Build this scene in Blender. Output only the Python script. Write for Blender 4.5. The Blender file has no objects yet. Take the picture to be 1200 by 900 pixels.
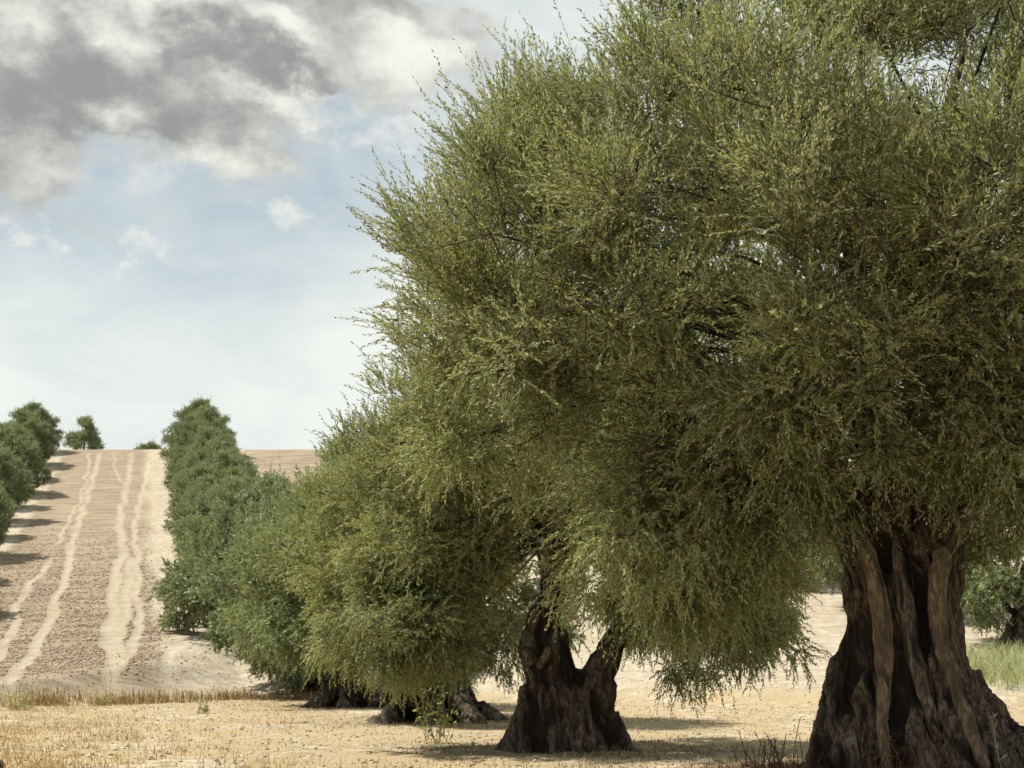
import bpy, math, random
import numpy as np
from mathutils import Vector, noise as mnoise

random.seed(7)
scene = bpy.context.scene
col = scene.collection
R = math.radians
rng = np.random.default_rng(11)

# ------------------------------------------------------------------ camera constants
FPX = 1640.0                       # focal length in pixels of a 1200 px wide picture
PITCH = math.atan(318.0 / FPX)
YAW = math.atan(460.0 / FPX * math.cos(PITCH))   # heading, clockwise from +Y (the direction of the rows)
EYE = 1.6
CY, SY = math.cos(YAW), math.sin(YAW)

def row(D, Xp):
    """ground point at depth D along the heading and at lateral offset Xp from the row direction"""
    x = Xp * CY
    return x, (D - x * SY) / CY

SUN_EL, SUN_AZ = R(54), R(-66)     # azimuth clockwise from +Y
SUN_DIR = Vector((math.sin(SUN_AZ) * math.cos(SUN_EL), math.cos(SUN_AZ) * math.cos(SUN_EL), math.sin(SUN_EL)))

# ------------------------------------------------------------------ numpy noise
_perm = rng.random((64, 64, 64)).astype(np.float32)
def vnoise(p):
    i = np.floor(p).astype(np.int64); f = (p - i).astype(np.float32); f = f * f * (3 - 2 * f)
    i0 = i & 63; i1 = (i + 1) & 63
    def g(a, b, c): return _perm[a, b, c]
    x0, y0, z0 = i0[:, 0], i0[:, 1], i0[:, 2]; x1, y1, z1 = i1[:, 0], i1[:, 1], i1[:, 2]
    fx, fy, fz = f[:, 0], f[:, 1], f[:, 2]
    c00 = g(x0, y0, z0) * (1 - fx) + g(x1, y0, z0) * fx
    c10 = g(x0, y1, z0) * (1 - fx) + g(x1, y1, z0) * fx
    c01 = g(x0, y0, z1) * (1 - fx) + g(x1, y0, z1) * fx
    c11 = g(x0, y1, z1) * (1 - fx) + g(x1, y1, z1) * fx
    return (c00 * (1 - fy) + c10 * fy) * (1 - fz) + (c01 * (1 - fy) + c11 * fy) * fz
def fbm(p, oct=4, gain=.5):
    p = np.asarray(p, np.float64); s = 0; a = 1; t = 0
    for k in range(oct):
        s = s + a * vnoise(p * 2 ** k + 17.3 * k); t += a; a *= gain
    return s / t
def fbm2(x, y, sx, sy=None, oct=4, off=0.0):
    sy = sy or sx
    return fbm(np.stack([x * sx + off, y * sy + off * 1.7, np.full_like(x, off + 3.3)], 1), oct)
def sstep(a, b, x):
    t = np.clip((x - a) / (b - a), 0, 1); return t * t * (3 - 2 * t)
def unit(v): return v / np.maximum(np.linalg.norm(v, axis=-1, keepdims=True), 1e-9)

# ------------------------------------------------------------------ terrain
PD = np.array([0, 20, 40, 43.5, 50, 60, 71, 81.5, 92, 102.5, 113, 123.5, 134, 144.5, 155, 162, 168, 174, 185, 230, 420, 900.])
PZ = np.array([0, 0, 0, .2, .7, 1.7, 3.7, 5.85, 8.0, 10.1, 12.2, 14.4, 16.8, 19.5, 22.4, 24.5, 26.1, 26.9, 27.2, 25, 8, -20.])
_fd = np.linspace(0, 900, 9001)
_fz = np.interp(_fd, PD, PZ)
_k = np.exp(-np.linspace(-2, 2, 41) ** 2); _k /= _k.sum()
_fz = np.convolve(np.pad(_fz, 20, mode='edge'), _k, 'valid')
T1P = row(14, 7.85)
FX = np.array([-60, -12, -4, 5, 9, 14, 22, 60.]); FF = np.array([44, 43.5, 44.5, 53, 52, 48, 45, 45.])
BH = np.array([.35, .35, .35, .25, .1, .0, 0, 0.])
def height(x, y):
    x = np.asarray(x, float); y = np.asarray(y, float)
    D = x * SY + y * CY; Xp = x / CY
    foot = np.interp(Xp, FX, FF) + (fbm2(x, y, .35, oct=2, off=5) - .5) * 1.6
    q = D - foot
    h = np.interp(np.clip(D, 0, 899), _fd, _fz)
    bank = np.interp(Xp, FX, BH)
    s = sstep(0, 3.0 + np.clip(foot - 44.5, 0, 40) * 1.0, q)
    z = s * (h + bank * np.exp(-np.clip(q, 0, 99) / 5.0))
    z = z + .48 * np.exp(-(((x - T1P[0]) ** 2 + (y - T1P[1]) ** 2) / 18.0))
    z = z + (fbm2(x, y, .22, oct=3, off=2) - .5) * .14
    z = z + (fbm2(x, y, 1.6, oct=3, off=9) - .5) * .07 * np.clip(1.4 - D / 120, .2, 1)
    return z
def h1(x, y): return float(height(np.array([x]), np.array([y]))[0])

# tracks on the hill: (u, v) seen from the road -> lateral offset along depth
def _D_of_v(v):
    D = np.linspace(44, 167, 1200)
    vv = 768 - (np.interp(D, _fd, _fz) - EYE) * FPX / D
    return np.interp(v, vv[::-1], D[::-1])
def track(pts, w):
    pts = np.array(pts, float); D = _D_of_v(pts[:, 1]); X = (pts[:, 0] - 140) * D / FPX
    o = np.argsort(D); return D[o], X[o], w
TRACKS = [
    track([(103, 535), (96, 570), (86, 610), (76, 640), (74, 690), (66, 700), (50, 748), (27, 783), (10, 806)], .42),
    track([(92, 535), (90, 560), (84, 590), (68, 622), (60, 640)], .25),
    track([(52, 660), (44, 672), (18, 710), (10, 750), (0, 775)], .35),
    track([(140, 535), (139, 560), (134, 590), (131, 625), (138, 645), (131, 668), (129, 690), (128, 720), (126, 750), (128, 790)], .5),
    track([(164, 535), (158, 565), (153, 595), (148, 625), (154, 655), (155, 700), (161, 738), (152, 760), (135, 782)], .38),
    track([(119, 535), (122, 550), (127, 562), (136, 572)], .18),
    track([(146, 660), (143, 700), (138, 740), (134, 775)], .5),
    track([(232, 735), (215, 752), (200, 765), (190, 780)], .4),
]
def masks(x, y):
    D = x * SY + y * CY; Xp = x / CY
    foot = np.interp(Xp, FX, FF)
    field = sstep(1.0, 4.0, D - foot)
    edge = (fbm2(x, y, .5, .12, oct=3, off=21) - .5) * 2.2
    plough = field * sstep(-8.4, -7.6, Xp + edge * .5) * (1 - sstep(1.0, 2.4, Xp + edge))
    plough = np.maximum(plough, field * sstep(120, 130, D) * sstep(13, 15, Xp + edge) * (1 - sstep(27, 29, Xp + edge)))
    tr = np.zeros_like(D)
    wob = (fbm2(x, y, .4, .25, oct=3, off=31) - .5) * 1.1
    brk = fbm2(x, y, .8, .5, oct=3, off=41)
    for Dk, Xk, w in TRACKS:
        ins = sstep(Dk[0] - 2, Dk[0] + 1, D) * (1 - sstep(Dk[-1] - 1, Dk[-1] + 3, D))
        d = np.abs(Xp - np.interp(D, Dk, Xk) + wob * .8)
        tr = np.maximum(tr, ins * (1 - sstep(w * .35, w * .85, d + (brk - .5) * .3 * (.4 + w))) * (.55 + .45 * sstep(.3, .6, brk)))
    return plough, tr, field

# ------------------------------------------------------------------ mesh helpers
def mesh_from(name, verts, faces_flat, nper, smooth=False):
    """verts (n,3); faces as an (m,nper) index array"""
    me = bpy.data.meshes.new(name)
    n, m = len(verts), len(faces_flat)
    me.vertices.add(n); me.vertices.foreach_set('co', np.ascontiguousarray(verts, np.float32).ravel())
    me.loops.add(m * nper); me.loops.foreach_set('vertex_index', np.ascontiguousarray(faces_flat, np.int32).ravel())
    me.polygons.add(m); me.polygons.foreach_set('loop_start', np.arange(0, m * nper, nper, dtype=np.int32))
    me.update(calc_edges=True)
    if smooth: me.polygons.foreach_set('use_smooth', np.ones(m, bool))
    return me
def face_attr(me, name, vals):
    a = me.attributes.new(name, 'FLOAT', 'FACE'); a.data.foreach_set('value', np.ascontiguousarray(vals, np.float32))
def point_attr(me, name, vals):
    a = me.attributes.new(name, 'FLOAT', 'POINT'); a.data.foreach_set('value', np.ascontiguousarray(vals, np.float32))
def obj(name, me, mats=(), parent=None):
    o = bpy.data.objects.new(name, me); col.objects.link(o)
    for m in (mats if isinstance(mats, (list, tuple)) else [mats]): me.materials.append(m)
    if parent: o.parent = parent
    return o
def tag(o, label=None, cat=None, group=None, kind=None):
    for k, v in (('label', label), ('category', cat), ('group', group), ('kind', kind)):
        if v: o[k] = v
    return o
def empty(name, loc, rz=0, s=1.0):
    o = bpy.data.objects.new(name, None); col.objects.link(o); o.location = loc; o.rotation_euler = (0, 0, rz); o.scale = (s, s, s)
    o.empty_display_size = .3
    return o
def copy_tree(o, parent=None):
    c = o.copy(); col.objects.link(c)
    if parent: c.parent = parent
    for ch in o.children: copy_tree(ch, c)
    return c

def tube_arrays(pts, rad, seg=10, flat=None):
    """rings along a polyline; returns verts, quad faces (ends closed with degenerate fans)"""
    pts = np.asarray(pts, float); rad = np.asarray(rad, float); n = len(pts)
    t = np.gradient(pts, axis=0); t = unit(t)
    ref = np.array([0.13, 1, .07]) if abs(t[:, 1]).mean() < .8 else np.array([1, .1, .05])
    a = unit(np.cross(t, ref)); b = np.cross(t, a)
    th = np.linspace(0, 2 * np.pi, seg, endpoint=False)
    v = pts[:, None] + rad[:, None, None] * (np.cos(th)[None, :, None] * a[:, None] + np.sin(th)[None, :, None] * b[:, None])
    v = v.reshape(-1, 3)
    i = np.arange(n - 1)[:, None] * seg; j = np.arange(seg)[None]; j2 = (j + 1) % seg
    f = np.stack([i + j, i + j2, i + seg + j2, i + seg + j], -1).reshape(-1, 4)
    return v, f
def smooth_path(ctrl, n=24):
    """Catmull-Rom through control points (x,y,z,r)"""
    c = np.array(ctrl, float); c = np.vstack([2 * c[0] - c[1], c, 2 * c[-1] - c[-2]])
    out = []
    m = len(c) - 3
    for k in range(m):
        p0, p1, p2, p3 = c[k:k + 4]
        for t in np.linspace(0, 1, max(2, n // m), endpoint=(k == m - 1)):
            out.append(.5 * ((2 * p1) + (-p0 + p2) * t + (2 * p0 - 5 * p1 + 4 * p2 - p3) * t * t + (-p0 + 3 * p1 - 3 * p2 + p3) * t ** 3))
    out = np.array(out); out[:, 3] = np.maximum(out[:, 3], .004)
    return out

def wood_mesh(name, strands, voxel, amp, fine, seed):
    """fuses strands into one gnarled piece of wood and carves bark ridges into it"""
    V, F, o = [], [], 0
    for s in strands:
        p = smooth_path(s, 28)
        v, f = tube_arrays(p[:, :3], p[:, 3], 14)
        V.append(v); F.append(f + o); b0 = o; o += len(v)
        # caps
        for ring, flip in ((0, True), (len(p) - 1, False)):
            c = len(v) ; base = b0 + ring * 14
            V.append(p[ring:ring + 1, :3]); ci = o; o += 1
            q = [[base + (k + 1) % 14, base + k, ci, ci] if flip else [base + k, base + (k + 1) % 14, ci, ci] for k in range(14)]
            F.append(np.array(q))
    V = np.vstack(V); F = np.vstack(F)
    me = bpy.data.meshes.new('raw')
    me.from_pydata(V.tolist(), [], [tuple(dict.fromkeys(f)) for f in F.tolist()])
    ob = bpy.data.objects.new('raw', me); col.objects.link(ob)
    m = ob.modifiers.new('r', 'REMESH'); m.mode = 'VOXEL'; m.voxel_size = voxel
    s = ob.modifiers.new('s', 'SMOOTH'); s.iterations = 2; s.factor = .5
    dg = bpy.context.evaluated_depsgraph_get()
    res = bpy.data.meshes.new_from_object(ob.evaluated_get(dg)); res.name = name
    bpy.data.objects.remove(ob); bpy.data.meshes.remove(me)
    n = len(res.vertices)
    co = np.empty(n * 3, np.float32); res.vertices.foreach_get('co', co); co = co.reshape(-1, 3).astype(float)
    no = np.empty(n * 3, np.float32); res.vertices.foreach_get('normal', no); no = no.reshape(-1, 3)
    # stretched ridged noise : long vertical furrows that twist a little, then plates and knots
    tw = co[:, 2] * .35
    cx = co[:, 0] * np.cos(tw) - co[:, 1] * np.sin(tw); cy = co[:, 0] * np.sin(tw) + co[:, 1] * np.cos(tw)
    warp = fbm(co * 1.7 + seed, 2)
    r1 = 1 - np.abs(2 * fbm(np.stack([cx * 8 + warp * 3, cy * 8 + warp * 3, co[:, 2] * 1.5 + seed], 1), 3) - 1) * 2.2
    r2 = fbm(np.stack([cx * 17 + warp * 6, cy * 17 + warp * 6, co[:, 2] * 4.5 + seed], 1), 3) - .5
    r3 = fbm(co * 3.1 + seed * 2, 3) - .5
    r4 = 1 - np.abs(2 * fbm(np.stack([cx * 21 + warp * 5, cy * 21 + warp * 5, co[:, 2] * 2.6 + seed * 1.3], 1), 3) - 1) * 2.4
    hol = sstep(.56, .70, fbm(np.stack([cx * 3.2 + warp, cy * 3.2 + warp, co[:, 2] * .9 + seed * .7], 1), 2))
    d = amp * (r1 - .55) * .9 + amp * r3 * 1.6 + fine * r2 * 2.4 + fine * (r4 - .5) * .9 - amp * 2.2 * hol
    co = co + no * d[:, None]
    res.vertices.foreach_set('co', co.astype(np.float32).ravel())
    res.polygons.foreach_set('use_smooth', np.ones(len(res.polygons), bool))
    a = res.attributes.new('furrow', 'FLOAT', 'POINT'); a.data.foreach_set('value', (r1 * .45 + r2 * .8 + r4 * .30 - hol * .5).astype(np.float32))
    res.update()
    return res

# ------------------------------------------------------------------ materials
def new_mat(name):
    m = bpy.data.materials.new(name); m.use_nodes = True; nt = m.node_tree; nt.nodes.clear()
    return m, nt
class NT:
    def __init__(s, nt): s.nt = nt
    def n(s, t, **kw):
        x = s.nt.nodes.new(t)
        for k, v in kw.items(): setattr(x, k, v)
        return x
    def link(s, a, b): s.nt.links.new(a, b)
    def put(s, sock, v):
        if hasattr(v, 'is_output'): s.link(v, sock)
        else: sock.default_value = v
    def math(s, op, a, b=0.0, c=0.0, clamp=False):
        x = s.n('ShaderNodeMath', operation=op, use_clamp=clamp)
        for k, v in enumerate((a, b, c)):
            s.put(x.inputs[k], v)
        return x.outputs[0]
    def mix(s, f, a, b):
        x = s.n('ShaderNodeMix', data_type='RGBA')
        s.put(x.inputs[0], f)
        for k, v in ((6, a), (7, b)):
            s.put(x.inputs[k], v if hasattr(v, 'is_output') else tuple(v) + (1,))
        return x.outputs[2]
    def attr(s, name): return s.n('ShaderNodeAttribute', attribute_name=name).outputs['Fac']
    def noise(s, vec, scale, detail=4, rough=.55, dist=0.0, dim='3D'):
        x = s.n('ShaderNodeTexNoise', noise_dimensions=dim)
        if vec is not None: s.link(vec, x.inputs['Vector'])
        x.inputs['Scale'].default_value = scale; x.inputs['Detail'].default_value = detail
        x.inputs['Roughness'].default_value = rough; x.inputs['Distortion'].default_value = dist
        return x.outputs['Fac']
    def ss(s, v, a, b, lo=0.0, hi=1.0):
        x = s.n('ShaderNodeMapRange', interpolation_type='SMOOTHSTEP')
        s.put(x.inputs[0], v); x.inputs[1].default_value = a; x.inputs[2].default_value = b
        x.inputs[3].default_value = lo; x.inputs[4].default_value = hi
        return x.outputs[0]
    def mapping(s, vec, scale):
        x = s.n('ShaderNodeMapping'); s.link(vec, x.inputs[0]); x.inputs['Scale'].default_value = scale
        return x.outputs[0]

def leaf_mat(name, young, old, dry, under, trans=.35):
    m, nt = new_mat(name); N = NT(nt)
    t = N.attr('tint'); g = N.n('ShaderNodeNewGeometry').outputs['Backfacing']
    c = N.mix(N.ss(t, .18, .74), old, young)
    c = N.mix(N.ss(t, .82, 1.0), c, dry)
    c = N.mix(N.math('MULTIPLY', g, .8), c, under)
    d = N.n('ShaderNodeBsdfDiffuse'); N.link(c, d.inputs[0])
    tr = N.n('ShaderNodeBsdfTranslucent')
    tc = N.mix(.5, c, (young[0] * 1.5, young[1] * 1.35, young[2] * .7)); N.link(tc, tr.inputs[0])
    mx = N.n('ShaderNodeMixShader'); mx.inputs[0].default_value = trans
    N.link(d.outputs[0], mx.inputs[1]); N.link(tr.outputs[0], mx.inputs[2])
    gl = N.n('ShaderNodeBsdfGlossy'); gl.inputs['Roughness'].default_value = .6; gl.inputs['Color'].default_value = (.8, .8, .7, 1)
    m2 = N.n('ShaderNodeMixShader'); m2.inputs[0].default_value = .045
    N.link(mx.outputs[0], m2.inputs[1]); N.link(gl.outputs[0], m2.inputs[2])
    o = N.n('ShaderNodeOutputMaterial'); N.link(m2.outputs[0], o.inputs[0])
    return m
def grass_mat(name, a, b, c, trans=.3):
    m, nt = new_mat(name); N = NT(nt)
    t = N.attr('tint')
    cc = N.mix(N.ss(t, 0, .55), a, b); cc = N.mix(N.ss(t, .6, 1), cc, c)
    d = N.n('ShaderNodeBsdfDiffuse'); N.link(cc, d.inputs[0])
    tr = N.n('ShaderNodeBsdfTranslucent'); N.link(cc, tr.inputs[0])
    mx = N.n('ShaderNodeMixShader'); mx.inputs[0].default_value = trans
    N.link(d.outputs[0], mx.inputs[1]); N.link(tr.outputs[0], mx.inputs[2])
    o = N.n('ShaderNodeOutputMaterial'); N.link(mx.outputs[0], o.inputs[0])
    return m
def bark_mat(name, dark, mid, pale, bump=.35):
    m, nt = new_mat(name); N = NT(nt)
    co = N.n('ShaderNodeTexCoord').outputs['Object']
    st = N.mapping(co, (1, 1, .22))
    n1 = N.noise(st, 9, 6, .65, .6); n2 = N.noise(co, 2.2, 4, .6); n3 = N.noise(st, 34, 4, .6)
    f = N.attr('furrow')
    k = N.math('ADD', N.math('MULTIPLY', n1, .6), N.math('MULTIPLY', f, .55))
    c = N.mix(N.ss(k, .25, .75), dark, mid)
    c = N.mix(N.math('MULTIPLY', N.ss(n2, .5, .75), N.ss(k, .35, .7)), c, pale)
    c = N.mix(N.math('MULTIPLY', N.ss(n3, .56, .44), .7), c, dark)
    b = N.n('ShaderNodeBump'); b.inputs['Strength'].default_value = bump; b.inputs['Distance'].default_value = .05
    N.link(N.math('ADD', n1, N.math('MULTIPLY', n3, .5)), b.inputs['Height'])
    p = N.n('ShaderNodeBsdfPrincipled'); N.link(c, p.inputs['Base Color']); p.inputs['Roughness'].default_value = .9
    p.inputs['Specular IOR Level'].default_value = .2
    N.link(b.outputs[0], p.inputs['Normal'])
    o = N.n('ShaderNodeOutputMaterial'); N.link(p.outputs[0], o.inputs[0])
    return m

M_LEAF = leaf_mat('olive_leaf', (.272, .312, .096), (.080, .103, .033), (.35, .29, .12), (.34, .365, .225), .36)
M_LEAF_MID = leaf_mat('olive_leaf_mid', (.250, .300, .100), (.088, .124, .044), (.30, .29, .12), (.30, .35, .22), .28)
M_LEAF_FAR_HAZE = leaf_mat('olive_leaf_far_haze', (.238, .285, .120), (.090, .124, .052), (.29, .29, .14), (.30, .335, .21), .24)  # paler for the far trees: distance haze put into the leaf colour
M_BARK = bark_mat('olive_bark', (.024, .018, .014), (.185, .142, .103), (.30, .24, .18), .9)
M_LIMB = bark_mat('smooth_limb', (.08, .057, .038), (.27, .192, .125), (.37, .285, .19), .7)
M_TWIG = bark_mat('twig', (.06, .05, .035), (.13, .11, .075), (.2, .17, .12), .1)
M_STRAW = grass_mat('dry_straw', (.34, .26, .15), (.46, .37, .22), (.54, .46, .32))
M_LITTER = grass_mat('leaf_litter', (.10, .075, .045), (.20, .155, .10), (.33, .28, .20))
M_GOLD = grass_mat('golden_straw', (.30, .19, .08), (.42, .30, .135), (.48, .38, .20))
M_BANK = grass_mat('bank_straw', (0.145, 0.085, 0.043), (0.306, 0.212, 0.093), (0.357, 0.289, 0.119))
M_GREEN = grass_mat('green_blades', (.27, .29, .12), (.38, .41, .19), (.50, .49, .29))
M_BRUSH = grass_mat('brush_twigs', (.09, .045, .03), (.19, .10, .06), (.32, .20, .12))

def ground_mat():
    m, nt = new_mat('dry_soil'); N = NT(nt)
    co = N.n('ShaderNodeTexCoord').outputs['Object']
    pl, tr, fi = N.attr('plough'), N.attr('track'), N.attr('field')
    n0 = N.noise(co, .35, 5, .6); n1 = N.noise(co, 2.2, 6, .65); n2 = N.noise(co, 9, 6, .7)
    across = N.noise(N.mapping(co, (.25, 1.5, 1)), 1.3, 5, .65)
    # straw coloured stubble ground
    straw = N.mix(N.ss(n1, .35, .68), (0.297, 0.233, 0.146), (0.445, 0.371, 0.249))
    straw = N.mix(N.ss(n0, .40, .56), (0.396, 0.307, 0.179), straw)
    straw = N.mix(N.math('MULTIPLY', N.ss(n0, .50, .68), N.ss(n1, .40, .60)), straw, (0.534, 0.465, 0.344))
    straw = N.mix(N.math('MULTIPLY', N.ss(n2, .55, .75), .6), straw, (0.217, 0.158, 0.094))
    # pale hill soil
    hill = N.mix(N.ss(n1, .35, .7), (0.346, 0.291, 0.208), (0.482, 0.428, 0.325))
    hill = N.mix(N.ss(across, .48, .7), hill, (0.323, 0.267, 0.192))
    # tilled brown soil
    till = N.mix(N.ss(across, .35, .66), (0.207, 0.158, 0.108), (0.339, 0.279, 0.200))
    till = N.mix(N.math('MULTIPLY', N.ss(n2, .5, .75), .55), till, (0.421, 0.364, 0.267))
    till = N.mix(N.ss(n1, .58, .75), till, (0.188, 0.141, 0.100))
    c = N.mix(fi, straw, hill); c = N.mix(pl, c, till)
    trk = N.mix(N.ss(n1, .3, .7), (0.376, 0.323, 0.232), (0.470, 0.419, 0.312))
    c = N.mix(N.math("MULTIPLY", tr, .66), c, trk)
    hgt = N.math('ADD', N.math('MULTIPLY', n2, .5), N.math('MULTIPLY', across, .7))
    b = N.n('ShaderNodeBump'); b.inputs['Strength'].default_value = .9; b.inputs['Distance'].default_value = .12
    N.link(hgt, b.inputs['Height'])
    p = N.n('ShaderNodeBsdfDiffuse'); N.link(c, p.inputs[0]); N.link(b.outputs[0], p.inputs['Normal'])
    o = N.n('ShaderNodeOutputMaterial'); N.link(p.outputs[0], o.inputs[0])
    return m
M_GROUND = ground_mat()

# ------------------------------------------------------------------ ground (one sheet)
def axis(segs):
    out = [np.arange(a, b, s) for a, b, s in segs]; return np.concatenate(out + [np.array([segs[-1][1]])])
gx = axis([(-420, -60, 12), (-60, -16, 1.0), (-16, 14, .16), (14, 60, .6), (60, 480, 12)])
gy = axis([(-60, 0, 4), (0, 12, .4), (12, 66, .16), (66, 190, .5), (190, 260, 3), (260, 860, 20)])
GX, GY = np.meshgrid(gx, gy)
fx, fy = GX.ravel(), GY.ravel()
fz = height(fx, fy)
pl, tr, fi = masks(fx, fy)
fz = fz + pl * (fbm2(fx, fy, .9, 2.6, oct=3, off=51) - .5) * .07 - tr * .04
nx, ny = len(gx), len(gy)
ii = (np.arange(ny - 1)[:, None] * nx + np.arange(nx - 1)[None]).ravel()
gme = mesh_from('ground', np.stack([fx, fy, fz], 1), np.stack([ii, ii + 1, ii + nx + 1, ii + nx], 1), 4, True)
point_attr(gme, 'plough', pl); point_attr(gme, 'track', tr); point_attr(gme, 'field', fi)
tag(obj('ground', gme, M_GROUND), 'dry tan orchard soil rising to a tilled hill with wheel tracks', 'ground', kind='structure')

# ------------------------------------------------------------------ olive trees
def crown_mesh(name, prof, nb, ncl, nsh, nlf, L, leaf, wleaf, seed, extra=(), droop_z=3.0, fork=(0, 0, 2.2), lump=.18, up_z=4.6, bsize=.85, csize=.42, bmin=1.15, inner=30, shell=.42, reject=None, small_twigs=5, spread=.8):
    """prof: [(z, radius)] of the crown outline. Boughs fill the outline, each bough holds clumps, each clump shoots, each shoot leaves.
    Returns the leaf mesh with its boughs and twigs (material slot 1)"""
    g = np.random.default_rng(seed)
    pz = np.array([p[0] for p in prof]); pr = np.array([p[1] for p in prof])
    n_try = nb * 40
    wz = np.linspace(pz[0], pz[-1], 200); wr = np.interp(wz, pz, pr) ** 1.2 + .3; cdf = np.cumsum(wr); cdf /= cdf[-1]
    z = np.interp(g.random(n_try), cdf, wz); az = g.random(n_try) * 2 * np.pi
    ln = fbm(np.stack([np.cos(az) * 1.5 + seed, np.sin(az) * 1.5 + seed * .7, z * .55], 1), 3)
    rad = np.maximum(np.interp(z, pz, pr) * (1 + (ln - .5) * 2 * lump) - bsize * .55, .15)
    rho = rad * (1 - shell * g.random(n_try) ** 1.6)
    c = np.stack([rho * np.cos(az), rho * np.sin(az), z], 1)
    c[:, 2] = pz[0] + bsize * .3 + (c[:, 2] - pz[0]) * (1 - .75 * bsize / (pz[-1] - pz[0]))
    if reject is not None: c = c[~reject(c)]
    B = []
    for p in c:
        if len(B) >= nb: break
        if not B or np.min(np.sum(((np.array(B) - p) * np.array([1, 1, 1.2])) ** 2, 1)) > (bmin * (.8 + .4 * g.random())) ** 2: B.append(p)
    B = np.array(B)
    if len(extra): B = np.vstack([B, np.array(extra, float)])
    nb = len(B)
    bs = bsize * (.7 + .55 * g.random(nb)); btint = g.random(nb)
    bi = np.repeat(np.arange(nb), ncl); nc = len(bi)
    u = unit(g.normal(size=(nc, 3))) * (g.random(nc) ** .4)[:, None] * bs[bi][:, None]; u[:, 2] *= .72
    c = B[bi] + u
    if inner:                                                        # thin growth inside the crown
        z = np.interp(g.random(inner), cdf, wz); az = g.random(inner) * 6.283; q = np.interp(z, pz, pr) * .55 * np.sqrt(g.random(inner))
        ci_ = np.stack([q * np.cos(az), q * np.sin(az), z], 1)
        if reject is not None: ci_ = ci_[~reject(ci_)]
        d2 = ((ci_[:, None] - B[None]) ** 2).sum(-1)
        bi = np.concatenate([bi, d2.argmin(1)]); c = np.vstack([c, ci_]); nc = len(c)
    crad = csize * (.65 + .7 * g.random(nc))
    ctint = np.clip(.68 * btint[bi] + .32 * g.random(nc), 0, 1)
    # shoots
    ns = nc * nsh
    ci = np.repeat(np.arange(nc), nsh)
    off = g.normal(size=(ns, 3)); off = unit(off) * (g.random(ns) ** .5)[:, None] * crad[ci][:, None]
    off[:, 2] *= .8
    base = c[ci] + off
    mid = np.array([0, 0, pz[0] * .45 + pz[-1] * .4])
    outw = unit((base - mid) * np.array([1, 1, .75])); hout = base * np.array([1, 1, 0]); hout = unit(hout + 1e-4)
    rnd = unit(g.normal(size=(ns, 3)))
    zr = base[:, 2]
    upk = sstep(up_z - 1.6, up_z + 1.4, zr)[:, None]; dn = (1 - sstep(droop_z - .9, droop_z + 1.0, zr))[:, None]
    upv = np.array([0, 0, 1.0])
    bo = base - B[bi[ci]]; bo[:, 2] += .25; bo = unit(bo)
    dirn = outw * .24 + bo * .42 + rnd * spread * 1.25 * (1 - .3 * upk) + upv * (.75 * upk + .10) + unit(off + 1e-5) * .25 - upv * dn * .42
    dirn = unit(dirn)
    Ls = L * (.55 + .9 * g.random(ns) ** 1.5) * (1 + .35 * upk[:, 0]) * np.where(g.random(ns) < .10, 1 + .75 * upk[:, 0], 1)
    grav = (.05 + .30 * dn[:, 0] + .14 * (1 - upk[:, 0])) * Ls
    stint = np.clip(.66 * ctint[ci] + .34 * g.random(ns) + .12 * (g.random(ns) - .5), 0, 1)
    # leaves
    t = (np.arange(nlf) + .6) / nlf
    si = np.repeat(np.arange(ns), nlf); tt = np.tile(t, ns) + (g.random(ns * nlf) - .5) * .6 / nlf
    tt = np.clip(tt, .03, 1)
    pos = base[si] + dirn[si] * (Ls[si] * tt)[:, None]; pos[:, 2] -= grav[si] * tt ** 2
    tang = dirn[si] * Ls[si][:, None]; tang[:, 2] -= 2 * grav[si] * tt; tang = unit(tang)
    rv = unit(g.normal(size=(len(si), 3)))
    side = unit(np.cross(tang, rv))
    ang = R(14) + R(32) * g.random(len(si))
    ld = tang * np.cos(ang)[:, None] + side * np.sin(ang)[:, None]
    ld[:, 2] -= .08; ld = unit(ld)
    nrm = unit(unit(g.normal(size=(len(si), 3))) + np.array([0, 0, .5]))
    wd = unit(np.cross(ld, nrm))
    ll = leaf * (.65 + .6 * g.random(len(si))) * (1 - .35 * np.clip(tt - .75, 0, 1) / .25); ww = wleaf * (.8 + .4 * g.random(len(si)))
    hi = .5
    p0 = pos; p2 = pos + ld * ll[:, None]
    pm = pos + ld * (ll * hi)[:, None] + np.cross(wd, ld) * (ll * .05)[:, None]
    p1 = pm + wd * (ww * .5)[:, None]; p3 = pm - wd * (ww * .5)[:, None]
    V = np.stack([p0, p1, p2, p3], 1).reshape(-1, 3)
    nl = len(si)
    F = np.arange(nl * 4).reshape(-1, 4)
    tint = np.clip(stint[si] + (g.random(nl) - .5) * .22, 0, 1)
    mats = np.zeros(nl, np.int32)
    if True:
        TV, TF, o = [], [], len(V)
        fork = np.array(fork, float)
        def rod(ctrl, n, seg):
            nonlocal o
            p = smooth_path(ctrl, n); v, f = tube_arrays(p[:, :3], p[:, 3], seg); TV.append(v); TF.append(f + o); o += len(v); return p
        nodes = []
        nm = 8
        for k in range(nm):                                             # scaffold branches, well inside the crown
            a = 2 * math.pi * k / nm + g.random() * .5
            zz = pz[0] + (pz[-1] - pz[0]) * (.45 + .35 * g.random()); rr = np.interp(zz, pz, pr) * .32
            e = np.array([rr * math.cos(a), rr * math.sin(a), zz]); m1 = fork + (e - fork) * .45 + np.array([0, 0, .2]) + g.normal(size=3) * .2
            nodes.append(rod([[*fork, .09], [*m1, .065], [*e, .035]], 10, 6)[3:])
        nodes = np.vstack(nodes)
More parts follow.
